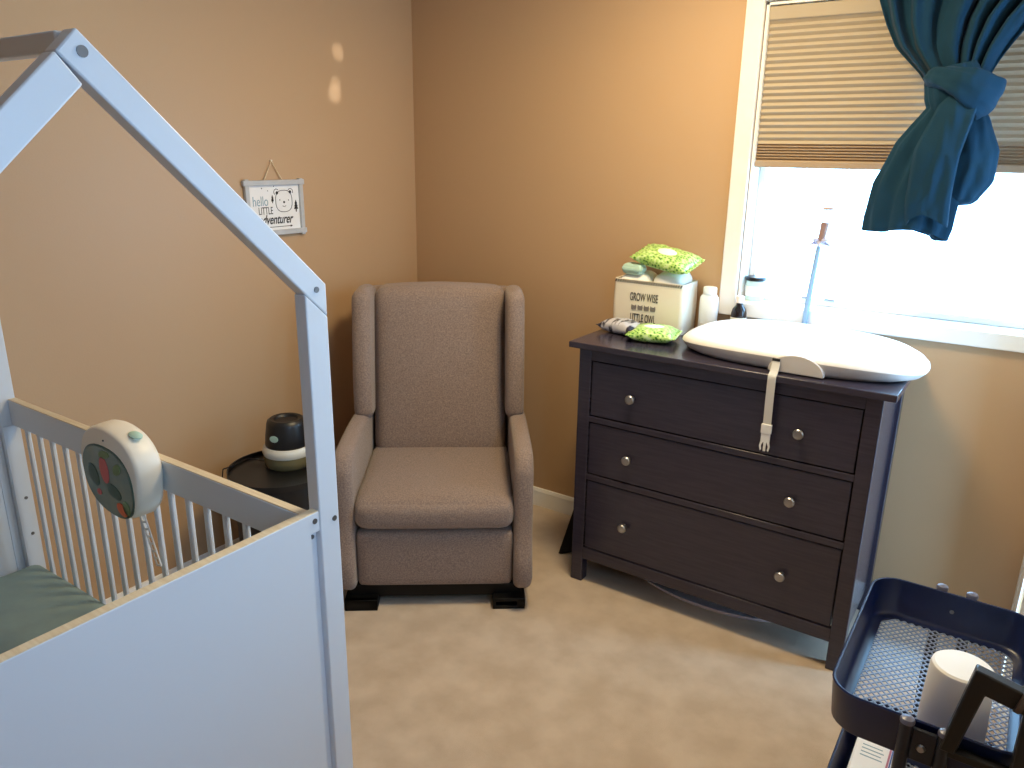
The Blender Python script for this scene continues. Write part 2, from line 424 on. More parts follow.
# inner corner board of the far post with two screws (seen below the rail)
for s in (1, -1):
    y0, y1 = sorted((CY+s*(.357-PW+.002), CY+s*(.357-.002)))
    c = MB().box((XFAR+PD, y0, .2), (XFAR+PD+.004, y1, .815)).build('corner_board', 'crib', crib, bevel=.001)
    screw((XFAR+PD+.004, CY+s*(.357-.022), .58), c, (1, 0, 0), .005); screw((XFAR+PD+.004, CY+s*(.357-.022), .46), c, (1, 0, 0), .005)
MB().box((RX0+.01, CY-.334, .24), (RX1-.01, CY+.334, .262)).build('base_board', 'crib', crib, bevel=.001)

# mattress
def mwarp(p):
    if p.z > .33:
        q = Vector((p.x*2.2, p.y*5.5, 0))
        p.z += .006*noise.noise(q*1.3)+.004*noise.noise(Vector((p.x*3+p.y*9, p.y*3, 4)))
    return p
mt = thing('crib_mattress', 'crib mattress under a sage green fitted sheet inside the crib', 'mattress', (-1.78, CY, .262))
MB().cushion((RX0+.012, CY-.333, .264), (RX1-.012, CY+.333, .374), .03, n=30, warp=mwarp).build('fitted_sheet', 'sheet', mt, smooth=60)

# crib soother on the rail
so = thing('crib_soother', 'white crib soother toy with an oval sea scene clipped on the far rail', 'baby toy', (-1.75, .895, .77))
TC, TS = math.cos(.16), math.sin(.16)
def outline(k, s=1.0, n=48):
    """rounded D outline in (x,z) around (0,0)."""
    pts = []
    for i in range(n):
        a = 2*PI*i/n; c, q = math.cos(a), math.sin(a)
        ex = 2.6
        x = math.copysign(abs(c)**(2/ex), c)*.124; z = math.copysign(abs(q)**(2/ex), q)*.113
        if c < 0: x *= 1.0+.05*(1-abs(q)); z *= 1-.10*(abs(c))
        x, z = x*TC+z*TS, z*TC-x*TS
        pts.append((x*s, z*s))
    return pts
SX, SZZ = -1.744, .860
rings = []
for y, sc in ((.928, .86), (.924, .95), (.912, 1.0), (.885, 1.0), (.868, .985), (.860, .955), (.857, .92)):
    rings.append([Vector((SX+p[0], y, SZZ+p[1])) for p in outline(0, sc)])
MB().loft(rings).build('body', 'cream', so, smooth=50)
def scr(sc):
    pts = []
    for i in range(40):
        a = 2*PI*i/40; c, q = math.cos(a), math.sin(a)
        x = math.copysign(abs(c)**.82, c)*.103; z = math.copysign(abs(q)**.86, q)*.084-.10*x*(1 if q < 0 else .35)
        pts.append((x*sc-.006, z*sc-.022))
    return pts
MB().prism([(SX+p[0], SZZ+p[1]) for p in scr(1.05)], 'y', .8555, .859).build('screen_rim', 'leafd', so, smooth=30)
scn = MB().prism([(SX+p[0], SZZ+p[1]) for p in scr(1)], 'y', .8545, .857).build('screen', 'screen', so, smooth=30)
def blob(name, m, x, z, rx, rz, rot=0):
    c, s_ = math.cos(rot), math.sin(rot); pts = []
    for i in range(20):
        a = 2*PI*i/20; u, v = rx*math.cos(a), rz*math.sin(a); pts.append((SX+x+u*c-v*s_, SZZ+z+u*s_+v*c))
    MB().prism(pts, 'y', .853, .8552).build(name, m, scn, smooth=30)
blob('coral_shape', 'coral', -.012, .004, .019, .034, .1)
blob('orange_fish', 'orange', .045, -.085, .022, .015, -.4)
blob('leaf_shape', 'leaf', .045, .018, .02, .012, .7)
blob('leaf_shape', 'leaf', -.005, .045, .024, .010, .2)
blob('seaweed', 'leafd', -.065, -.02, .02, .03, .4)
blob('seaweed', 'leafd', .02, -.045, .03, .017, -.3)
blob('shell', 'coral', -.05, -.062, .010, .008)
blob('leaf_shape', 'leaf', .066, -.075, .014, .018, .3)
MB().lathe([(.001, 0), (.0022, .001), (.0022, .003), (.001, .0035)], (0, 0, 0), 10, mtx=frame_mtx((SX+.0, .8575, SZZ+.082), (1, 0, 0), (0, 0, 1))).build('sensor_dot', 'ink', so)
b = MB().lathe([(.001, 0), (.02, 0), (.021, .003), (.016, .006), (.001, .0065)], (0, 0, 0), 24, sx=1, sy=.62, mtx=frame_mtx((SX+.075, .895, SZZ+.099), (1, 0, -.16), (0, 1, 0)))
b.build('button', 'mint', so)
# perforated hanging strap
b = MB(); N = 9; A = Vector((-1.745, .918, .765)); B = Vector((-1.700, .926, .592)); dv = (B-A)/N; wv = Vector((.009, 0, .0025))
for i in range(N):
    p = A+dv*i
    for s in (1, -1):
        q = p+wv*s
        b.tube([q, q+dv], .0025, 6)
    b.tube([p-wv, p+wv], .003, 6)
b.tube([B-wv, B+wv], .003, 6)
b.build('strap', 'whiteplastic', so)

# ------------------------------------------------------------------ recliner
rc = thing('recliner', 'grey-brown tweed wingback recliner armchair in the room corner', 'armchair', (-1.598, 1.882, 0), math.radians(36.9))
def arm_profile():
    return [(.0, .075), (-.004, .30), (-.002, .49), (.008, .548), (.045, .588), (.12, .600), (.28, .600), (.44, .592), (.54, .582), (.62, .56), (.70, .50), (.74, .3), (.74, .075)]
def spline(pts, n=6, closed=True):
    out = []; N = len(pts)
    for i in range(N):
        p0, p1, p2, p3 = [Vector((*pts[(i+k-1) % N], 0)) for k in range(4)]
        for j in range(n):
            t = j/n
            q = .5*((2*p1)+(-p0+p2)*t+(2*p0-5*p1+4*p2-p3)*t*t+(-p0+3*p1-3*p2+p3)*t**3); out.append((q.x, q.y))
    return out
def pillow_prism(prof, x0, x1, r, n=5):
    """Slab with rounded edges: profile in (y,z), thickness along x with rounded rim."""
    c = Vector((sum(p[0] for p in prof)/len(prof), sum(p[1] for p in prof)/len(prof)))
    m = len(prof); nr = []
    for i in range(m):
        a, b_ = Vector(prof[i-1]), Vector(prof[(i+1) % m]); t = (b_-a).normalized(); nr.append(Vector((t.y, -t.x)))
    area = sum(prof[i][0]*prof[(i+1) % m][1]-prof[(i+1) % m][0]*prof[i][1] for i in range(m))
    sg = -1 if area > 0 else 1
    rings = []
    for k in range(n+1):
        a = PI/2*k/n; rings.append((x0+r-r*math.sin(a) if 0 else x0+r*(1-math.sin(a)), r*(1-math.cos(a))))
    rings = rings[::-1]
    rings = [(x0+r*(1-math.sin(PI/2*(1-k/n))), r*(1-math.cos(PI/2*(1-k/n)))) for k in range(n+1)]
    rings += [(x1-r*(1-math.sin(PI/2*(k/n))), r*(1-math.cos(PI/2*(k/n)))) for k in range(n+1)]
    out = []
    for x, ins in rings:
        out.append([Vector((x, p[0]+sg*nr[i].x*ins, p[1]+sg*nr[i].y*ins)) for i, p in enumerate(prof)])
    b = MB(); b.loft(out); return b
# arms
for s in (1, -1):
    x0, x1 = (.284, .352) if s > 0 else (-.352, -.284)
    pillow_prism(arm_dense := spline(arm_profile(), 3), x0, x1, .026).build('arm', 'fabric', rc, world=False, smooth=60)
# seat cushion, footrest panel
def seatwarp(p):
    if p.z > .40 and p.y < .22:
        p.z += .008*math.sin(min(1, max(0, p.y/.22))*PI)
    return p
MB().cushion((-.286, -.014, .312), (.286, .60, .427), .045, (0, .010, .012), n=14, warp=seatwarp).build('seat', 'fabric', rc, world=False, smooth=60)
MB().cushion((-.282, .004, .082), (.282, .10, .303), .022, (0, .006, 0), n=10).build('footrest', 'fabric', rc, world=False, smooth=60)
MB().box((-.270, .09, .09), (.270, .70, .32)).build('inner_body', 'fabric', rc, world=False, bevel=.01)
# backrest
def lean(p, y0=.50, k=.22, z0=.42):
    p.y += (p.z-z0)*k; return p
def backwarp(p):
    if p.z > 1.0: p.z += .012*(1-(p.x/.26)**2)
    return lean(p)
MB().cushion((-.272, .50, .385), (.272, .66, 1.068), .05, (0, .022, 0), n=16, warp=backwarp).build('backrest', 'fabric', rc, world=False, smooth=60)
def shellwarp(p): return lean(p)
MB().cushion((-.33, .645, .12), (.325, .75, 1.055), .04, (0, .015, 0), n=10, warp=lambda p: lean(p, k=.16)).build('back_shell', 'fabric', rc, world=False, smooth=60)
# wings
wing = [(.455, .585), (.445, .62), (.452, .75), (.478, .90), (.500, 1.00), (.512, 1.050), (.54, 1.074), (.60, 1.078), (.72, 1.074), (.765, 1.04), (.74, .90), (.70, .70), (.67, .58), (.60, .555), (.50, .560)]
for s in (1, -1):
    x0, x1 = (.268, .342) if s > 0 else (-.342, -.268)
    pillow_prism(spline(wing, 3), x0, x1, .032).build('wing', 'fabric', rc, world=False, smooth=60)
# base and feet
MB().box((-.315, .02, .034), (.315, .66, .085)).build('base', 'soot', rc, world=False, bevel=.003)
for s in (1, -1):
    x0, x1 = (.210, .328) if s > 0 else (-.328, -.210)
    b = MB()
    b.box((x0, -.02, 0), (x1, .60, .013)); b.box((x0, -.02, .0), (x0+.012, .60, .042)) ; b.box((x1-.030, -.02, .0), (x1, .60, .042)); b.box((x0, -.02, .030), (x1, .60, .044))
    if s < 0: b.box((x0, -.02, 0), (x1, .0, .044))
    b.build('foot', 'soot', rc, world=False, bevel=.002)

# ------------------------------------------------------------------ side table and humidifier
TX, TY, TZ = -2.135, 1.665, .50
tb = thing('side_table', 'round black drum side table between the crib and the recliner', 'side table', (TX, TY, 0))
MB().lathe([(.001, -.022), (.19, -.022), (.19, 0), (.185, .0), (.185, -.014), (.001, -.014)], (TX, TY, TZ), 56).build('tray_top', 'black', tb, smooth=30)
MB().lathe([(.001, .012), (.165, .012), (.168, .016), (.170, TZ-.05), (.166, TZ-.024), (.001, TZ-.024)], (TX, TY, 0), 56).build('drum_body', 'black', tb, smooth=30)
MB().lathe([(.001, 0), (.158, 0), (.158, .0118), (.001, .0118)], (TX, TY, 0), 48).build('plinth', 'soot', tb, smooth=30)
HX, HY, HZ = -2.162, 1.722, TZ-.014
hm = thing('humidifier', 'small humidifier with a black dome cap and white ring on the black table', 'humidifier', (HX, HY, HZ))
MB().lathe([(.001, 0), (.080, 0), (.086, .006), (.089, .028), (.088, .046), (.001, .046)], (HX, HY, HZ), 48).build('water_tank', 'tank', hm)
b = MB(); 
MB().lathe([(.001, .0462), (.089, .0462), (.092, .056), (.090, .070), (.084, .080), (.001, .080)], (HX, HY, HZ), 48).build('ring', 'ring', hm)
cap = MB().lathe([(.001, .0802), (.079, .0802), (.080, .088), (.077, .118), (.071, .160), (.067, .173), (.057, .180), (.046, .178), (.041, .170), (.001, .168)], (HX, HY, HZ), 48).build('cap', 'blackplastic', hm)
dn = Vector((.25, -.964, 0)).normalized()
MB().lathe([(.001, 0), (.014, 0), (.014, .002), (.001, .003)], (0, 0, 0), 24, sx=1.25, sy=.85, mtx=frame_mtx(Vector((HX, HY, HZ+.122))+dn*.0772, (dn.y*-1, dn.x, 0), Vector((0, 0, 1))+dn*-.13)).build('badge', 'mint', cap)
b = MB(); key = [(HX-.07, HY-.05, HZ+.008), (HX-.12, HY-.09, HZ+.02), (TX-.112, TY-.146, TZ+.016), (TX-.122, TY-.158, TZ+.012), (TX-.126, TY-.162, TZ-.02), (TX-.126, TY-.160, .2), (TX-.126, TY-.158, .004)]
pth = []
for (p, q) in zip(key, key[1:]):
    for i in range(5): pth.append(Vector(p).lerp(Vector(q), i/5))
pth.append(Vector(key[-1]))
b.tube(pth, .0022, 6); b.build('cord', 'blackplastic', hm)

# ------------------------------------------------------------------ dresser
DX, DY, DW, DH = -1.3313, 2.3293, 1.08, .96
ds = thing('dresser', 'black-brown wooden three-drawer dresser under the window', 'dresser', (DX+DW/2, DY+.25, 0))
fy = DY+.02; by = DY+.492; L0, L1 = DX+.035, DX+1.045; sw = .048
MB().box((DX, DY, DH-.022), (DX+DW, DY+.497, DH)).build('top', 'dresser', ds, bevel=.003)
for xa in (L0, L1-sw):
    for ya, yb in ((fy, fy+.045), (by-.045, by)):
        MB().box((xa, ya, 0), (xa+sw, yb, DH-.022)).build('leg', 'dresser', ds, bevel=.0025)
for xa in (L0+.012, L1-.030):
    MB().box((xa, fy+.045, .10), (xa+.018, by-.045, DH-.022)).build('side_panel', 'dresser', ds)
MB().box((L0+sw, by-.02, .10), (L1-sw, by-.012, DH-.022)).build('back_panel', 'dresser', ds)
xi0, xi1 = L0+sw, L1-sw
rails = [(.897, DH-.022), (.664, .686), (.434, .457), (.095, .148)]
for z0, z1 in rails[:3]: MB().box((xi0, fy+.001, z0), (xi1, fy+.03, z1)).build('rail', 'dresser', ds, bevel=.0015)
# bottom rail, gently arched
pts = [(xi0, .148), (xi1, .148)]+[(xi1-(xi1-xi0)*i/20, .100) for i in range(21)]
MB().prism(pts, 'y', fy+.001, fy+.022).build('apron', 'dresser', ds, bevel=.001)
MB().box((xi0, fy+.06, .15), (xi1, by-.03, .89)).build('carcass', 'gap', ds)
for (z0, z1), kz in (((.690, .893), .785), ((.461, .660), .555), ((.152, .430), .287)):
    dr = MB().box((xi0+.004, fy+.004, z0), (xi1-.004, fy+.058, z1)).build('drawer', 'dresser', ds, bevel=.003)
    for kx in (.25, .823):
        p = Vector((DX+kx, fy+.004, kz))
        b = MB().lathe([(.001, 0), (.009, 0), (.0075, .006), (.0075, .012), (.014, .016), (.0168, .020), (.0168, .024), (.014, .0275), (.006, .029), (.001, .029)], (0, 0, 0), 28, mtx=frame_mtx(p, (1, 0, 0), (0, 0, 1)))
        b.build('knob', 'nickel', dr, smooth=35)

# leaning dark wedge-shaped board at the dresser's left side
b = MB(); xr = L0-.006
b.loft([[Vector((-1.432, 2.478, .001)), Vector((-1.420, 2.480, .001)), Vector((xr, 2.570, .03)), Vector((xr, 2.500, .43)), Vector((xr-.012, 2.494, .43))],
        [Vector((-1.432, 2.72, .001)), Vector((-1.420, 2.73, .001)), Vector((xr, 2.76, .03)), Vector((xr, 2.74, .43)), Vector((xr-.012, 2.73, .43))]])
tag(b.build('leaning_board', 'soot', bevel=.004), 'black wedge-shaped board leaning against the left side of the dresser', 'board')

# pale tray on the floor under the dresser
b = MB(); tcx, tcy = -.80, 2.635
b.lathe([(.001, 0), (.235, 0), (.25, .012), (.252, .020), (.246, .020), (.236, .006), (.001, .006)], (tcx, tcy, .0), 56, sx=1.45, sy=.80)
tag(b.build('floor_tray', 'palegrey', smooth=35), 'pale lilac oval tray on the carpet under the dresser', 'tray')

# ------------------------------------------------------------------ changing pad
PX, PY, PZ = -.594, 2.577, DH
cp = thing('changing_pad', 'white oval foam changing pad with a hanging strap on the dresser', 'changing pad', (PX, PY, PZ))
def pad_ring(hx, hy, z, zfun=None, n=72, ex=2.6):
    out = []
    for i in range(n):
        a = 2*PI*i/n; c, s_ = math.cos(a), math.sin(a)
        x = math.copysign(abs(c)**(2/ex), c)*hx; y = math.copysign(abs(s_)**(2/ex), s_)*hy
        zz = z if zfun is None else z+zfun(x, y)
        out.append(Vector((PX+x, PY+y, PZ+zz)))
    return out
dish = lambda x, y: .012*max(0, y)/.2-.010*max(0, -y)/.2
drp = lambda x: .019*(abs(x)/.389)**3
lift = lambda x, y: .006*max(0, (x-.20)/.18)**2
low = [pad_ring(.335, .165, 0, lift), pad_ring(.352, .184, .002, lift), pad_ring(.374, .200, .016, lambda x, y: -.3*drp(x)), pad_ring(.385, .2065, .034, lambda x, y: -.7*drp(x)), pad_ring(.389, .2085, .046, lambda x, y: -drp(x))]
up = [pad_ring(.389, .2085, .0461, lambda x, y: -drp(x)), pad_ring(.387, .2065, .056, lambda x, y: .3*dish(x, y)-drp(x)), pad_ring(.374, .198, .066, lambda x, y: .6*dish(x, y)-drp(x)), pad_ring(.346, .182, .073, lambda x, y: dish(x, y)-.8*drp(x)), pad_ring(.29, .15, .073, dish), pad_ring(.22, .105, .069, dish), pad_ring(.12, .055, .066, dish), pad_ring(.02, .01, .065, dish)]
MB().loft(low).build('lower_side', 'greyshade', cp, smooth=60)  # side of the white pad; its shade is put into a greyer colour
MB().loft(up).build('upper_pad', 'padwhite', cp, smooth=60)
# anchor plate (half oval) on the front side
yF = PY-.2085
pts = [(-.632, .964)]+[(-.548-.084*math.cos(PI*i/20), .967+.056*math.sin(PI*i/20)) for i in range(21)]+[(-.464, .964)]
b = MB().prism(pts, 'y', yF-.004, yF+.02)
b.build('strap_anchor', 'greyshade', cp, bevel=.004)
# strap
ys = yF-.009
def ribbon(path, w, th):
    rings = [[Vector((x-w/2, y, z)), Vector((x+w/2, y, z)), Vector((x+w/2, y+th, z)), Vector((x-w/2, y+th, z))] for x, y, z in path]
    return MB().loft(rings)
st = ribbon([(-.607, ys+.003, 1.005), (-.606, ys-.002, .990), (-.6055, ys-.014, .972), (-.605, DY+.006, .9635), (-.6045, DY-.003, .9625), (-.6042, DY-.0075, .957), (-.604, DY-.0085, .945), (-.6035, DY-.0085, .88), (-.602, DY-.0085, .80)], .025, .002).build('strap', 'strapgrey', cp, smooth=60)
MB().box((-.619, ys-.001, .998), (-.595, ys+.004, 1.006)).build('strap_slot', 'ink', cp)
b = MB(); yb = DY-.010
b.box((-.618, yb-.004, .772), (-.586, yb+.006, .802)); b.box((-.616, yb-.002, .742), (-.588, yb+.004, .772))
b.box((-.606, yb-.002, .712), (-.598, yb+.003, .745))
for s in (1, -1):
    b.prism([(-.602+s*.006, .742), (-.602+s*.014, .742), (-.602+s*.017, .728), (-.602+s*.013, .712), (-.602+s*.009, .716), (-.602+s*.011, .729)], 'y', yb-.002, yb+.003)
b.build('buckle', 'whiteplastic', st, bevel=.0012)

# ------------------------------------------------------------------ things on the dresser
# fabric bin
BX0, BX1, BY0, BY1, BZ0, BZ1 = -1.325, -1.040, 2.650, 2.800, DH+.001, 1.150
bn = thing('fabric_bin', 'white canvas bin with black lettering and full of cloths on the dresser', 'storage bin', ((BX0+BX1)/2, (BY0+BY1)/2, DH))
def rrect(x0, x1, y0, y1, r, z, n=6):
    out = []
    for cx, cy, a0 in ((x1-r, y1-r, 0), (x0+r, y1-r, PI/2), (x0+r, y0+r, PI), (x1-r, y0+r, 3*PI/2)):
        for i in range(n+1):
            a = a0+PI/2*i/n; out.append(Vector((cx+r*math.cos(a), cy+r*math.sin(a), z)))
    return out
R_ = .018
MB().loft([rrect(BX0, BX1, BY0, BY1, R_, BZ0), rrect(BX0-.002, BX1+.003, BY0-.003, BY1, R_, 1.06), rrect(BX0, BX1, BY0, BY1, R_, BZ1), rrect(BX0+.005, BX1-.005, BY0+.005, BY1-.005, R_-.004, BZ1), rrect(BX0+.005, BX1-.005, BY0+.005, BY1-.005, R_-.004, 1.02)]).build('body', 'canvas', bn, smooth=50)
b = MB()
k = 0; x = BX0+.006
while x < BX1-.012:
    b.prism([(x, BZ1-.013), (x+.0048, BZ1-.013), (x+.0098, BZ1-.002), (x+.005, BZ1-.002)], 'y', BY0-.0026, BY0-.0006); x += .0098
b.build('dashed_edge', 'ink', bn)
fm = frame_mtx((-1.194, BY0-.0042, 1.086), (1, 0, 0), (0, 0, 1))
b = text_mesh('GROW WISE', .044, fm, xs=.46); b.build('lettering', 'ink', bn, smooth=0)
fm = frame_mtx((-1.194, BY0-.0042, 1.006), (1, 0, 0), (0, 0, 1))
b = text_mesh('LITTLE OWL', .044, fm, xs=.43); b.build('lettering', 'ink', bn, smooth=0)
b = MB()
for i in range(4):
    cx, cz = -1.233+i*.026, 1.047
    b.prism([(cx-.009, cz-.009), (cx+.009, cz-.009), (cx+.011, cz+.001), (cx+.009, cz+.011), (cx+.005, cz+.007), (cx-.005, cz+.007), (cx-.009, cz+.011), (cx-.011, cz+.001)], 'y', BY0-.0048, BY0-.002)
b.build('owl_motif', mat('grey_print', srgb(120, 114, 112), .8), bn, smooth=0)

# cloths and pouch in the bin
def crumple(lo, hi, r, seed, amp=.012, n=14, f=18):
    def wp(p):
        v = noise.noise_vector(Vector(p)*f+Vector((seed, seed*2, 0)))
        return p+Vector((v.x*.4, v.y*.4, v.z))*amp
    return MB().cushion(lo, hi, r, (0, 0, .008), n=n, warp=wp)
tag(crumple((-1.312, 2.664, 1.06), (-1.185, 2.79, 1.166), .03, 3).build('cloth_bundle', 'paper', smooth=60), 'white folded cloth bundle sticking out of the left of the canvas bin', 'cloth')
tag(crumple((-1.178, 2.667, 1.06), (-1.055, 2.79, 1.176), .03, 8).build('cloth_bundle', 'paper', smooth=60), 'white folded cloth bundle in the canvas bin under the upper wipes pack', 'cloth')
tag(crumple((-1.302, 2.656, 1.172), (-1.215, 2.715, 1.202), .02, 5, .006).build('mint_pouch', 'mint', smooth=60), 'pale mint pouch at the front rim of the canvas bin', 'pouch')

def wipes_pack(c, rot, L, W, Ht, label, material='wipes', lid=True, group=None, tilt=(0, 0), seed=0, name='wipes_pack', cat='wipes pack'):
    t = thing(name, label, cat, c, 0, group); t.rotation_euler = (tilt[0], tilt[1], rot)
    rings = []; N = 26; n = 28
    for i in range(N+1):
        u = -1+2*i/N
        h = Ht/2*max(.05, (1-abs(u)**4.5))**.6; w_ = W/2*(1-.07*(1-abs(u))*0+.03*abs(u)**4)
        ring = []
        for k in range(n):
            a = 2*PI*k/n; c_, s_ = math.cos(a), math.sin(a)
            y = math.copysign(abs(c_)**.6, c_)*w_; z = math.copysign(abs(s_)**.75, s_)*h
            q = Vector((u*L/2, y, z+Ht/2))
            v = noise.noise_vector(q*34+Vector((seed, 0, 0))); q += v*.0035*(1 if s_ > -.3 else .2)
            ring.append(q)
        rings.append(ring)
    MB().loft(rings).build('film', material, t, world=False, smooth=60)
    for s in (1, -1):
        b = MB(); zz = Ht/2
        b.grid(lambda u, v: Vector((s*(L/2-.002+u*.014), (v-.5)*W*.98, zz+.0022*math.sin(v*40))), 2, 40)
        b.build('end_seal', material, t, world=False, solid=.0012)
    if lid:
        b = MB().lathe([(.001, 0), (.030, 0), (.032, .003), (.028, .006), (.001, .0068)], (0, 0, Ht-.004), 32, sx=1.25, sy=.78); b.build('lid', 'paper', t, world=False)
        text_mesh('wipes', .014, frame_mtx((0, 0, Ht+.0030), (1, 0, 0), (0, 1, 0))).build('lettering', 'tealink', t, world=False, smooth=0) if 0 else None
    return t
g = 'green leaf-print wipes packs'
wipes_pack((-1.140, 2.715, 1.207), -.12, .225, .13, .056, 'green leaf-print wipes pack lying on top of the canvas bin', group=g, tilt=(.32, .15), seed=2)
wipes_pack((-1.092, 2.528, DH+.001), .22, .155, .155, .050, 'green leaf-print wipes pack lying on the dresser beside the changing pad', group=g, tilt=(.0, 0), seed=9)
sp = wipes_pack((-1.240, 2.565, DH+.001), -.15, .145, .10, .05, 'silver striped film packet lying on the dresser left of the green pack', material='silverprint', lid=False, seed=14, name='film_packet', cat='packet')

# powder bottle
bx, byy = -.980, 2.762
pb = thing('powder_bottle', 'white plastic powder bottle standing right of the canvas bin', 'bottle', (bx, byy, DH))
prof = [(.001, 0), (.033, 0), (.036, .004), (.036, .125), (.034, .138), (.026, .148), (.026, .150), (.001, .150)]
MB().lathe(prof, (bx, byy, DH), 36, sx=1, sy=.72).build('body', 'whiteplastic', pb)
MB().lathe([(.001, .1502), (.024, .1502), (.025, .153), (.025, .172), (.023, .176), (.001, .177)], (bx, byy, DH), 32).build('cap', 'whiteplastic', pb)
MB().box((bx-.018, byy-.0272, DH+.022), (bx+.018, byy-.0240, DH+.040)).build('label_band', 'greyshade', pb)
# amber medicine bottle
bx, byy = -.868, 2.775
mb = thing('medicine_bottle', 'small dark bottle with white cap and label at the window corner', 'bottle', (bx, byy, DH))
MB().lathe([(.001, 0), (.026, 0), (.028, .004), (.028, .090), (.024, .105), (.013, .118), (.012, .128), (.001, .128)], (bx, byy, DH), 36).build('body', 'amber', mb)
MB().lathe([(.001, .1282), (.015, .1282), (.0155, .131), (.0155, .150), (.014, .153), (.001, .153)], (bx, byy, DH), 28).build('cap', 'pinkwhite', mb)
MB().lathe([(.0282, .012), (.0286, .012), (.0286, .075), (.0282, .075)], (bx, byy, DH), 36).build('label_wrap', 'canvas', mb)
# jar on the window sill
bx, byy, bz = -.846, YB+.042, WZ0+.004
jr = thing('candle_jar', 'mint white jar with a black lid on the window sill', 'jar', (bx, byy, bz))
MB().lathe([(.001, 0), (.032, 0), (.035, .004), (.035, .074), (.001, .074)], (bx, byy, bz), 40).build('body', 'mintglass', jr)
MB().lathe([(.001, .0742), (.0365, .0742), (.037, .077), (.037, .085), (.035, .088), (.001, .088)], (bx, byy, bz), 40).build('lid', 'blackplastic', jr)
MB().lathe([(.0352, .018), (.0355, .018), (.0355, .055), (.0352, .055)], (bx, byy, bz), 40).build('label_wrap', 'paper', jr)
# upright stick stand behind the pad
bx, byy = -.640, 2.7965
sk = thing('upright_stand', 'thin blue-grey upright stand with a clear flower head behind the changing pad', 'stand', (bx, byy, DH))
MB().lathe([(.001, 0), (.016, 0), (.0175, .004), (.015, .012), (.008, .016), (.001, .017)], (bx, byy, DH), 32).build('foot', 'whiteplastic', sk)
MB().tube([(bx, byy, DH+.012), (bx+.006, byy, DH+.16), (bx+.018, byy, DH+.352)], [.0100, .0095, .008], 16).build('stem', 'bluegrey', sk)
h0 = Vector((bx+.021, byy, DH+.362))
for k in range(8):
    a = 2*PI*k/8; tip = h0+Vector((.034*math.cos(a), .022*math.sin(a), .012*(1 if k % 2 else -.6)))
    MB().tube([h0, (h0+tip)/2+Vector((0, 0, .004)), tip], [.006, .008, .003], 8).build('petal', 'petalgrey', sk)
MB().tube([(bx+.023, byy, DH+.372), (bx+.030, byy, DH+.432)], [.012, .014], 14).build('neck', 'brownpl', sk)
MB().tube([(bx+.030, byy, DH+.434), (bx+.033, byy, DH+.474)], [.015, .015], 16).build('vial', 'clear', sk)
MB().lathe([(.001, 0), (.019, 0), (.020, .003), (.016, .008), (.001, .009)], (bx+.033, byy, DH+.475), 24).build('lid', 'lidtan', sk)
# little window latches on the lower sash
for i, (xx, lab) in enumerate(((-.665, 'small grey sash latch left of the upright stand'), (-.585, 'small grey sash latch right of the upright stand'))):
    b = MB().box((xx-.018, YB+.068, WZ0+.026), (xx+.018, YB+.075, WZ0+.034)); o = b.build('sash_latch', 'nickel', w, bevel=.002)

# ------------------------------------------------------------------ blind
bl = thing('cellular_blind', 'beige pleated cellular blind drawn halfway down the window', 'blind', ((WX0+WX1)/2, YB+.03, 1.567))
bx0, bx1 = WX0+.006, WX1-.006
MB().box((bx0, YB+.006, 2.046), (bx1, YB+.052, 2.090)).build('head_rail', 'blind', bl, bevel=.004)
def pleats(z0, z1, step, y0, y1):
    n = max(2, round((z0-z1)/step)); n += n % 2
    return [(z0+(z1-z0)*i/n, y0 if i % 2 == 0 else y1) for i in range(n+1)]
for nm, mt_, z0, z1, st_ in (('fabric', 'blind', 2.046, 1.648, .0105), ('pleat_stack', 'blindrail', 1.648, 1.590, .0055)):
    for k in (0, 1):
        zs = pleats(z0, z1, st_, YB+.012, YB+.021)
        b = MB(); b.loft([[Vector((bx0, y if k == 0 else 2*YB+.060-y, z_)), Vector((bx1, y if k == 0 else 2*YB+.060-y, z_))] for z_, y in zs], close=False, cap=False)
        b.build(nm, mt_, bl, smooth=0)
MB().box((bx0, YB+.008, 1.567), (bx1, YB+.050, 1.592)).build('bottom_rail', 'blindrail', bl, bevel=.004)
b = MB().tube([(bx0+.006, YB+.005, 2.05), (bx0+.007, YB+.005, 1.585)], .0011, 6); b.build('side_cord', 'whiteplastic', bl)

# ------------------------------------------------------------------ curtain
cu = thing('curtain', 'dark teal curtain tied in a big knot in front of the window', 'curtain', (-.24, 2.70, 1.37))
def lerp(a, b, t): return a+(b-a)*t
def interp(tab, t):
    for (t0, *a), (t1, *b_) in zip(tab, tab[1:]):
        if t <= t1:
            k = (t-t0)/(t1-t0); k = k*k*(3-2*k) if False else k
            return [lerp(p, q, k) for p, q in zip(a, b_)]
    return tab[-1][1:]
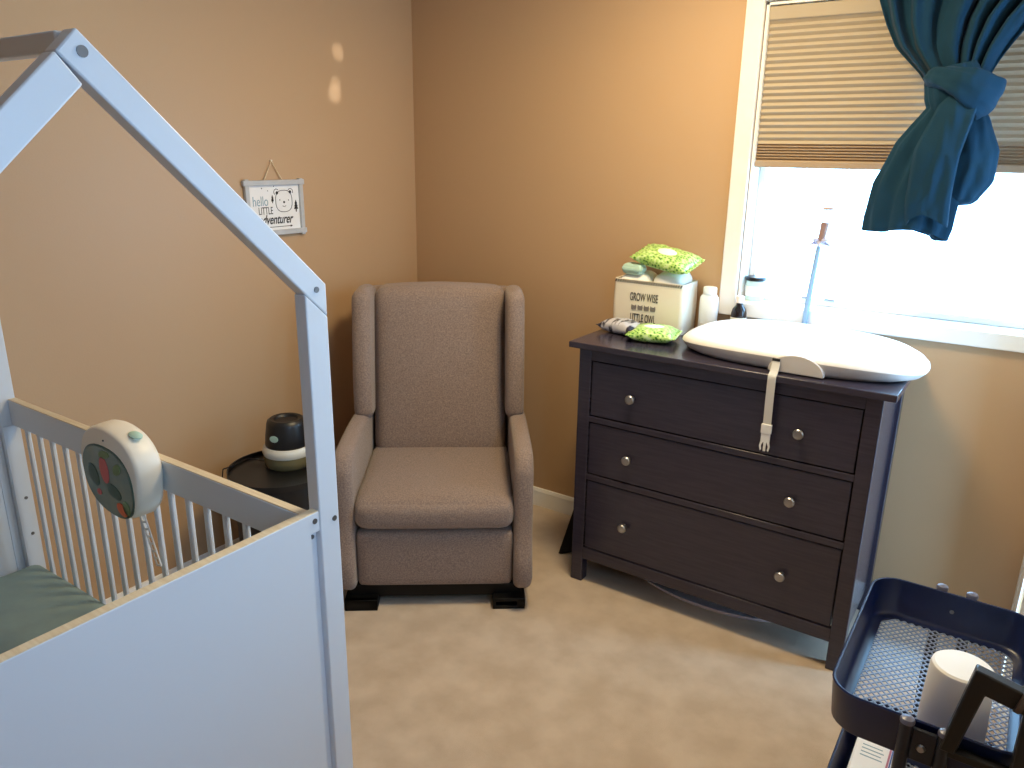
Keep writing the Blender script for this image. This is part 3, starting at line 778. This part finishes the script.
# gathered upper panel: v 0 (top) .. 1 (neck)
fan = [(0, 2.30, -.60, .10), (.25, 2.16, -.560, .030), (.45, 2.06, -.522, -.035), (.62, 1.99, -.492, -.105), (.78, 1.925, -.455, -.150), (.88, 1.88, -.412, -.178), (.95, 1.845, -.376, -.195), (1, 1.80, -.345, -.210)]
def wrk(p, amp=.007, f=13):
    """cloth wrinkles: ridged noise stretched along the hang."""
    q = Vector((p.x*f*1.6, p.y*f*1.2, p.z*f*.55))
    r = 1-abs(noise.noise(q))*2; r2 = noise.noise(q*2.7+Vector((3, 1, 7)))
    d = noise.noise_vector(q*.8)
    return Vector((d.x*amp, -amp*(r*.9+.5*r2), d.z*amp*.5))
def fanpt(u, v):
    z, xa, xb = interp(fan, v)
    ph = u*6.3*2*PI+.8*math.sin(u*9)
    amp = .030*(1-.55*v)
    y = 2.715+amp*math.sin(ph+1.2*math.sin(3*u*PI))+.012*math.sin(ph*2.3+2)*(1-v)-.018*math.sin(u*PI)*v
    x = lerp(xa, xb, u)+.010*math.cos(ph)*(1-.6*v)*math.sin(PI*u)
    return Vector((x, y, z))+wrk(Vector((x, y, z)), .006, 9)
MB().grid(fanpt, 150, 34).build('gathered_panel', 'teal', cu, smooth=80, solid=.003)
def bundle(path, n=72, folds=7, amp=.16, ph=0, twist=0, flat=.5, N=40, hem=0):
    """lofted cloth bundle; path table: t, x, y, z, half width."""
    rings = []
    for i in range(N+1):
        t = i/N; x, y, z, hw = interp(path, t)
        x2, y2, z2, _ = interp(path, min(1, t+.03)); x1, y1, z1, _ = interp(path, max(0, t-.03))
        d = Vector((x2-x1, y2-y1, z2-z1)).normalized(); side = d.cross(Vector((0, 1, 0))).normalized(); dep = Vector((0, 1, 0))
        ring = []
        for k in range(n):
            a = 2*PI*k/n
            m = 1+amp*math.cos(folds*a+ph+twist*t)*(.35+.65*t)+.5*amp*math.cos((folds*2+1)*a+2*ph)
            q = Vector((x, y, z))+side*(hw*m*math.cos(a))+dep*(hw*flat*m*math.sin(a))
            q += wrk(q)
            if hem and t > .9: q += d*hem*math.sin(2*a+ph)*(t-.9)*10
            ring.append(q)
        rings.append(ring)
    if hem:
        c = sum(rings[-1], Vector((0, 0, 0)))/n
        for sc, up_ in ((.93, .004), (.80, .03), (.6, .07)): rings.append([c+(q-c)*sc-d*up_ for q in rings[N]])
    return MB().loft(rings)
# tail: front fall of the knot
tail = [(0, -0.247, 2.700, 1.800, .045), (.2, -0.274, 2.690, 1.730, .068), (.45, -0.312, 2.690, 1.620, .098), (.7, -0.337, 2.695, 1.510, .112), (.9, -0.349, 2.70, 1.415, .112), (1, -0.352, 2.70, 1.385, .108)]
bundle(tail, folds=5, amp=.13, ph=.8, twist=.6, flat=.48, hem=.014).build('tail', 'teal', cu, smooth=80)
# broad front strip lying over the tail
strip_path = [(0, -0.242, 2.650, 1.775, .036), (.15, -0.260, 2.635, 1.735, .050), (.45, -0.288, 2.628, 1.620, .060), (.8, -0.292, 2.636, 1.490, .060), (1, -0.286, 2.645, 1.425, .056)]
bundle(strip_path, folds=3, amp=.07, ph=2.2, twist=.3, flat=.28, hem=.02).build('front_fold', 'teal', cu, smooth=80)
# pouch on the right
pouch = [(0, -0.250, 2.71, 1.770, .030), (.2, -0.230, 2.705, 1.700, .055), (.45, -0.215, 2.70, 1.620, .073), (.7, -0.213, 2.70, 1.550, .072), (.88, -0.220, 2.70, 1.500, .050), (1, -0.230, 2.70, 1.478, .012)]
bundle(pouch, folds=4, amp=.07, ph=.3, twist=.8, flat=.62).build('pouch', 'teal', cu, smooth=80)
# knot: core and wrapped band
core = [(0, -0.297, 2.70, 1.865, .058), (.3, -0.290, 2.695, 1.830, .070), (.6, -0.280, 2.69, 1.785, .072), (1, -0.270, 2.69, 1.735, .060)]
bundle(core, folds=6, amp=.09, ph=1, flat=.62, N=16).build('knot_core', 'teal', cu, smooth=80)
N = 72; n = 30; rings = []
C0 = Vector((-.262, 2.690, 1.800)); ax = Vector((-.42, 0, -.91)).normalized()     # band axis
sd = Vector((ax.z, 0, -ax.x)).normalized()*-1
if sd.x < 0: sd = -sd
for i in range(N+1):
    a = 2*PI*i/N
    rad = sd*(.086*math.cos(a))+Vector((0, 1, 0))*(.062*math.sin(a))
    out = rad.normalized()
    ctr = C0+rad+ax*(.016*math.sin(a+.6)-.012*math.cos(a))
    hw = .040+.016*math.cos(a)
    ring = []
    for k in range(n):
        b_ = 2*PI*k/n
        m = 1+.10*math.cos(5*b_+2*a)+.05*math.cos(9*b_-3*a)
        q = ctr+ax*(hw*m*math.cos(b_))+out*(.019*m*math.sin(b_)); ring.append(q+wrk(q, .005, 16))
    rings.append(ring)
MB().loft(rings, cap=False).build('knot_band', 'teal', cu, smooth=80)

# ------------------------------------------------------------------ wall sign
sg_ = thing('hanging_sign', 'small white framed sign with a bear drawing hanging on the left wall', 'wall sign', (XL, 1.995, 1.285))
y0, y1, z0, z1 = 1.860, 2.132, 1.283, 1.492
MB().box((XL+.004, y0+.008, z0+.008), (XL+.008, y1-.008, z1-.008)).build('print', 'paper', sg_)
MB().box((XL+.002, y0-.008, z1-.020), (XL+.018, y1+.008, z1)).build('top_bar', 'greyframe', sg_, bevel=.002)
MB().box((XL+.002, y0-.008, z0), (XL+.018, y1+.008, z0+.020)).build('bottom_bar', 'greyframe', sg_, bevel=.002)
for ya in (y0-.001, y1-.017):
    MB().box((XL+.002, ya, z0-.006), (XL+.017, ya+.018, z1+.004)).build('side_bar', 'greyframe', sg_, bevel=.002)
MB().tube([(XL+.010, 1.952, z1), (XL+.006, 1.994, 1.562), (XL+.010, 2.036, z1)], .0024, 8).build('twine', 'twine', sg_)
MB().tube([(XL, 1.994, 1.562), (XL+.009, 1.994, 1.563)], .004, 10).build('nail', 'cream', sg_)
XS = XL+.0086
fx = lambda y, z: (XS, y, z)
def sign_text(t, size, y, z, xs, m, bold=0):
    text_mesh(t, size, frame_mtx((XS, y, z), (0, 1, 0), (0, 0, 1)), xs=xs, depth=.0003, bold=bold).build('lettering', m, sg_, smooth=0)
sign_text('hello', .052, 1.928, 1.412, .72, 'paleink')
sign_text('LITTLE', .040, 1.950, 1.376, .58, 'ink')
b = text_mesh('adventurer', .050, Matrix(), xs=.72, depth=.0003, bold=.0008)
for v in b.bm.verts: v.co.x += .28*v.co.y            # slanted script
mm = frame_mtx((XS, 1.998, 1.342), (0, 1, 0), (0, 0, 1))
for v in b.bm.verts: v.co = mm @ v.co
b.build('lettering', 'ink', sg_, smooth=0)
# bear face outline
b = MB(); pts = []
for i in range(48):
    a = 2*PI*i/48; c, s_ = math.cos(a), math.sin(a)
    pts.append(fx(2.040+math.copysign(abs(c)**.75, c)*.040, 1.411+math.copysign(abs(s_)**.75, s_)*.041))
b.tube(pts, .0011, 6, closed=True)
for s in (1, -1):
    b.tube([fx(2.040+s*.034+.012*math.cos(t*.35+(0 if s > 0 else 1.3)-.5), 1.446+.012*math.sin(t*.35+(0 if s > 0 else 1.3)-.5)) for t in range(0, 10)], .0011, 6)
b.tube([fx(2.040+t*.004, 1.390+.0008*t*t) for t in (-2, -1, 0, 1, 2)], .0009, 6)
b.build('bear_outline', 'ink', sg_)
def dot(b, yy, zz, r, n=14):
    return b.lathe([(.0004, 0), (r, 0), (r, .0006), (.0004, .0006)], (0, 0, 0), n, mtx=frame_mtx((XS, yy, zz), (0, 1, 0), (0, 0, 1)))
for nm, yy, zz, r in (('bear_nose', 2.040, 1.407, .0045), ('bear_ear', 2.008, 1.443, .006), ('bear_ear', 2.072, 1.445, .006), ('bear_eye', 2.020, 1.416, .0022), ('bear_eye', 2.062, 1.414, .0022),
                      ('star_dot', 1.965, 1.452, .0018), ('star_dot', 1.995, 1.468, .0018), ('star_dot', 1.938, 1.462, .0022)):
    dot(MB(), yy, zz, r).build(nm, 'ink', sg_, smooth=0)
for yy, zz, q in ((1.985, 1.412, .016), (2.098, 1.378, .024)):
    P = [(-.10, -.45), (.10, -.45), (.10, 0), (.44, 0), (.22, .42), (.36, .42), (.16, .84), (.28, .84), (0, 1.5), (-.28, .84), (-.16, .84), (-.36, .42), (-.22, .42), (-.44, 0), (-.10, 0)]
    MB().prism([(yy+x*q, zz+z*q) for x, z in P], 'x', XS-.0002, XS+.0005).build('tree_print', 'ink', sg_, smooth=0)
MB().prism([(1.93, 1.3135), (2.065, 1.3135), (2.065, 1.310), (2.075, 1.3145), (2.065, 1.319), (2.065, 1.3155), (1.93, 1.3155)], 'x', XS-.0002, XS+.0005).build('arrow_print', 'ink', sg_, smooth=0)

# ------------------------------------------------------------------ utility cart
KX0, KX1, KY0, KY1 = -.170, .139, 1.245, 1.715
kc = thing('utility_cart', 'navy metal utility cart with mesh trays and a black handle', 'utility cart', ((KX0+KX1)/2, (KY0+KY1)/2, 0))
KC = -.0095
def tray(zt, depth, name):
    r = .055; zb = zt-depth; i = .012
    b = MB(); th = .0035
    O = lambda z, ins, rr: rrect(KX0+ins, KX1-ins, KY0+ins, KY1-ins, rr, z, 8)
    b.loft([O(zb, i, r-.006), O(zb+.006, i*.55, r-.002), O(zt-.004, .001, r), O(zt, 0, r), O(zt+.0025, .002, r-.001), O(zt+.0015, .005, r-.004), O(zt-.004, .005+.001, r-.004), O(zb+.010, i*.55+.005, r-.006), O(zb+.004, i+.006, r-.010), O(zb+.004, i+.020, r-.018), O(zb, i+.020, r-.018)], cap=False)
    t = b.build(name, 'navy', kc, smooth=50)
    # expanded-metal floor: diamond lattice of real strands, clipped to the rounded rectangle
    m = MB(); x0, x1, y0, y1 = KX0+i+.018, KX1-i-.018, KY0+i+.018, KY1-i-.018
    px, py = .0150, .0085; zf = zb+.002
    ny = int((y1-y0)/py); nx = int((x1-x0)/px)
    w_ = .0019; rc_ = r-.018
    def inside(x, y):
        dx = max(0, max(x0+rc_-x, x-(x1-rc_))); dy = max(0, max(y0+rc_-y, y-(y1-rc_)))
        return dx*dx+dy*dy <= rc_*rc_*1.1 and x0 <= x <= x1 and y0 <= y <= y1
    for j in range(ny+1):
        for k in range(nx+1):
            y = y0+j*py; x = x0+(k+.5*(j % 2))*px
            for s in (1, -1):
                xa, ya = x+s*px/2, y+py
                if inside(x, y) and inside(xa, ya):
                    d = Vector((xa-x, ya-y, 0)).normalized(); nn = Vector((-d.y, d.x, 0))*w_; A, B = Vector((x, y, zf)), Vector((xa, ya, zf)); up_ = Vector((0, 0, .0016))
                    q = m.vs([A-nn, A+nn, B+nn, B-nn, A-nn*.6+up_, A+nn*.6+up_, B+nn*.6+up_, B-nn*.6+up_])
                    for f_ in ((0, 3, 2, 1), (4, 5, 6, 7), (0, 1, 5, 4), (1, 2, 6, 5), (2, 3, 7, 6), (3, 0, 4, 7)): m.face([q[z_] for z_ in f_])
    m.build('mesh_floor', 'meshsheen', t, smooth=0)
    return t
tray(.72, .082, 'top_tray'); tray(.40, .11, 'middle_tray'); tray(.16, .11, 'bottom_tray')
for yy, s in ((KY0-.0105, -1), (KY1+.0105, 1)):
    for xx in (KC-.030, KC+.026):
        MB().tube([(xx, yy, .055), (xx, yy, .722)], .0105, 20).build('upright', 'navyblack', kc)
        MB().lathe([(.0115, 0), (.0118, .004), (.010, .008), (.004, .0105), (.0005, .011)], (xx, yy, .7205), 20).build('end_cap', 'capgrey', kc)
    MB().box((KC-.020, yy-.004, .655), (KC+.016, yy+.004, .715)).build('bracket', 'navyblack', kc, bevel=.002)
    p = Vector((KC-.004, yy+s*.004, .683)); bb = MB().tube([p, p+Vector((0, s*.004, 0))], [.0075, .0055], 14); bb.build('bolt', 'nickel', kc)
    # inner backing plate with bolt head
    yi = (KY0+.006) if s < 0 else (KY1-.006)
    MB().tube([(KC-.004, yi, .683), (KC-.004, yi-s*.004, .683)], [.005, .004], 12).build('bolt', 'nickel', kc)
for xx in (KX0+.03, KX1-.03):
    for yy in (KY0+.05, KY1-.05):
        b = MB(); b.tube([(xx-.010, yy, .024), (xx+.010, yy, .024)], .024, 24); b.build('caster', 'blackplastic', kc)
        MB().box((xx-.014, yy-.008, .026), (xx+.014, yy+.008, .056)).build('caster_fork', 'navyblack', kc, bevel=.002)
# handle: post, bar and grip
hy = KY0-.012
b = MB(); b.prism([(.010, .700), (.033, .700), (.055, .822), (.105, .812), (.128, .806), (.128, .842), (.036, .862)], 'y', hy-.011, hy+.011)
hd = b.build('handle', 'black', kc, bevel=.003)
MB().tube([(.096, hy, .832), (.104, hy, .830)], .022, 20).build('grip_collar', mat('bronze_plastic', srgb(74, 60, 52), .4), hd)
MB().box((.106, hy-.013, .700), (.130, hy+.013, .845)).build('handle_post', 'black', hd, bevel=.003)
# clip that joins the handle post to the tray
MB().box((.010, hy-.006, .688), (.130, hy+.012, .702)).build('handle_clamp', 'black', hd, bevel=.002)

# white cylinder in the tray
tp = thing('white_roll', 'white smooth cylindrical roll standing in the top tray of the cart', 'paper roll', (.022, 1.372, .6416))
MB().lathe([(.001, 0), (.052, 0), (.0535, .003), (.050, .120), (.048, .127), (.044, .130), (.001, .131)], (.022, 1.372, .6416), 48).build('body', 'glow', tp, smooth=35)
# printed box on the middle tray
pbx = thing('wipes_box', 'white printed box with a pink and blue stripe in the middle cart tray', 'box', (-.105, 1.51, .2945))
MB().box((-.140, 1.36, .2945), (-.055, 1.63, .372)).build('carton', 'paper', pbx, bevel=.006)
MB().box((-.0725, 1.362, .3722), (-.0685, 1.628, .3728)).build('stripe', 'redband', pbx)
MB().box((-.0675, 1.362, .3722), (-.0645, 1.628, .3728)).build('stripe', 'blueband', pbx)
b = MB()
for k in range(4): b.box((-.125, 1.585-k*.012, .3722), (-.085+.004*(k % 2), 1.588-k*.012, .3727))
b.build('print_lines', 'paleink', pbx)

# ------------------------------------------------------------------ light, world, camera
wd = bpy.data.worlds.new('overcast_sky'); S.world = wd; wd.use_nodes = True
bg = wd.node_tree.nodes['Background']; bg.inputs['Color'].default_value = (.325, .64, 1, 1); bg.inputs['Strength'].default_value = 10.8
pl = bpy.data.lights.new('window_portal', 'AREA'); pl.shape = 'RECTANGLE'; pl.size = WX1-WX0; pl.size_y = WZ1-WZ0; pl.cycles.is_portal = True
po = bpy.data.objects.new('window_portal', pl); COL.objects.link(po); po.location = ((WX0+WX1)/2, YB+.12, (WZ0+WZ1)/2); po.rotation_euler = (-PI/2, 0, 0)
pl2 = bpy.data.lights.new('side_portal', 'AREA'); pl2.shape = 'RECTANGLE'; pl2.size = VZ1-VZ0; pl2.size_y = VY1-VY0; pl2.cycles.is_portal = True
po2 = bpy.data.objects.new('side_portal', pl2); COL.objects.link(po2); po2.location = (XR+.125, (VY0+VY1)/2, (VZ0+VZ1)/2); po2.rotation_euler = (0, PI/2, 0)
pl3 = bpy.data.lights.new('gap_portal', 'AREA'); pl3.shape = 'RECTANGLE'; pl3.size = 2.02; pl3.size_y = GY1-GY0; pl3.cycles.is_portal = True
po3 = bpy.data.objects.new('gap_portal', pl3); COL.objects.link(po3); po3.location = (XR+T-.005, (GY0+GY1)/2, 1.02); po3.rotation_euler = (0, PI/2, 0)
cl = bpy.data.lights.new('assumed_ceiling_lamp', 'AREA'); cl.shape = 'DISK'; cl.size = .45; cl.energy = 18; cl.color = (1, .78, .44)  # unseen ceiling lamp, assumed from the warm light on upward faces
co = bpy.data.objects.new('assumed_ceiling_lamp', cl); COL.objects.link(co); co.location = (-.88, 1.98, H-.03)

# added spot lights, aimed under the blind to put highlights on the left wall
for tz, ty, e_, ang in ((1.985, 2.374, 150, 1.8), (1.865, 2.352, 100, 1.6), (1.825, 2.345, 150, 2.0)):
    sl = bpy.data.lights.new('added_highlight_spot', 'SPOT'); sl.energy = e_; sl.spot_size = math.radians(ang); sl.spot_blend = 1; sl.shadow_soft_size = .004; sl.color = (1, .95, .86)
    so_ = bpy.data.objects.new('added_highlight_spot', sl); COL.objects.link(so_); so_.location = (0, 3.04, 1.24)
    so_.rotation_euler = (Vector((XL, ty, tz))-Vector((0, 3.04, 1.24))).to_track_quat('-Z', 'Y').to_euler()

f, yaw, pitch, roll, hc = 764.274, -.59465, .295625, .014374, 1.61016
cam = bpy.data.cameras.new('camera'); cam.sensor_fit = 'HORIZONTAL'; cam.sensor_width = 36; cam.lens = f/1024*36; cam.clip_start = .02
cam_o = bpy.data.objects.new('camera', cam); COL.objects.link(cam_o)
fw = Vector((math.sin(yaw)*math.cos(pitch), math.cos(yaw)*math.cos(pitch), -math.sin(pitch)))
r0 = Vector((math.cos(yaw), -math.sin(yaw), 0)); u0 = r0.cross(fw)
rr = r0*math.cos(roll)+u0*math.sin(roll); uu = -r0*math.sin(roll)+u0*math.cos(roll)
m4 = Matrix((rr, uu, -fw)).transposed().to_4x4(); m4.translation = Vector((0, 0, hc)); cam_o.matrix_world = m4
S.camera = cam_o

S.view_settings.view_transform = 'Standard'; S.view_settings.look = 'None'; S.view_settings.gamma = 1; S.view_settings.use_curve_mapping = False
S.view_settings.exposure = .75
S.cycles.use_denoising = True
S.cycles.max_bounces = 10; S.cycles.diffuse_bounces = 6; S.cycles.transparent_max_bounces = 12
S.cycles.sample_clamp_indirect = 6
S.cycles.caustics_reflective = False; S.cycles.caustics_refractive = False
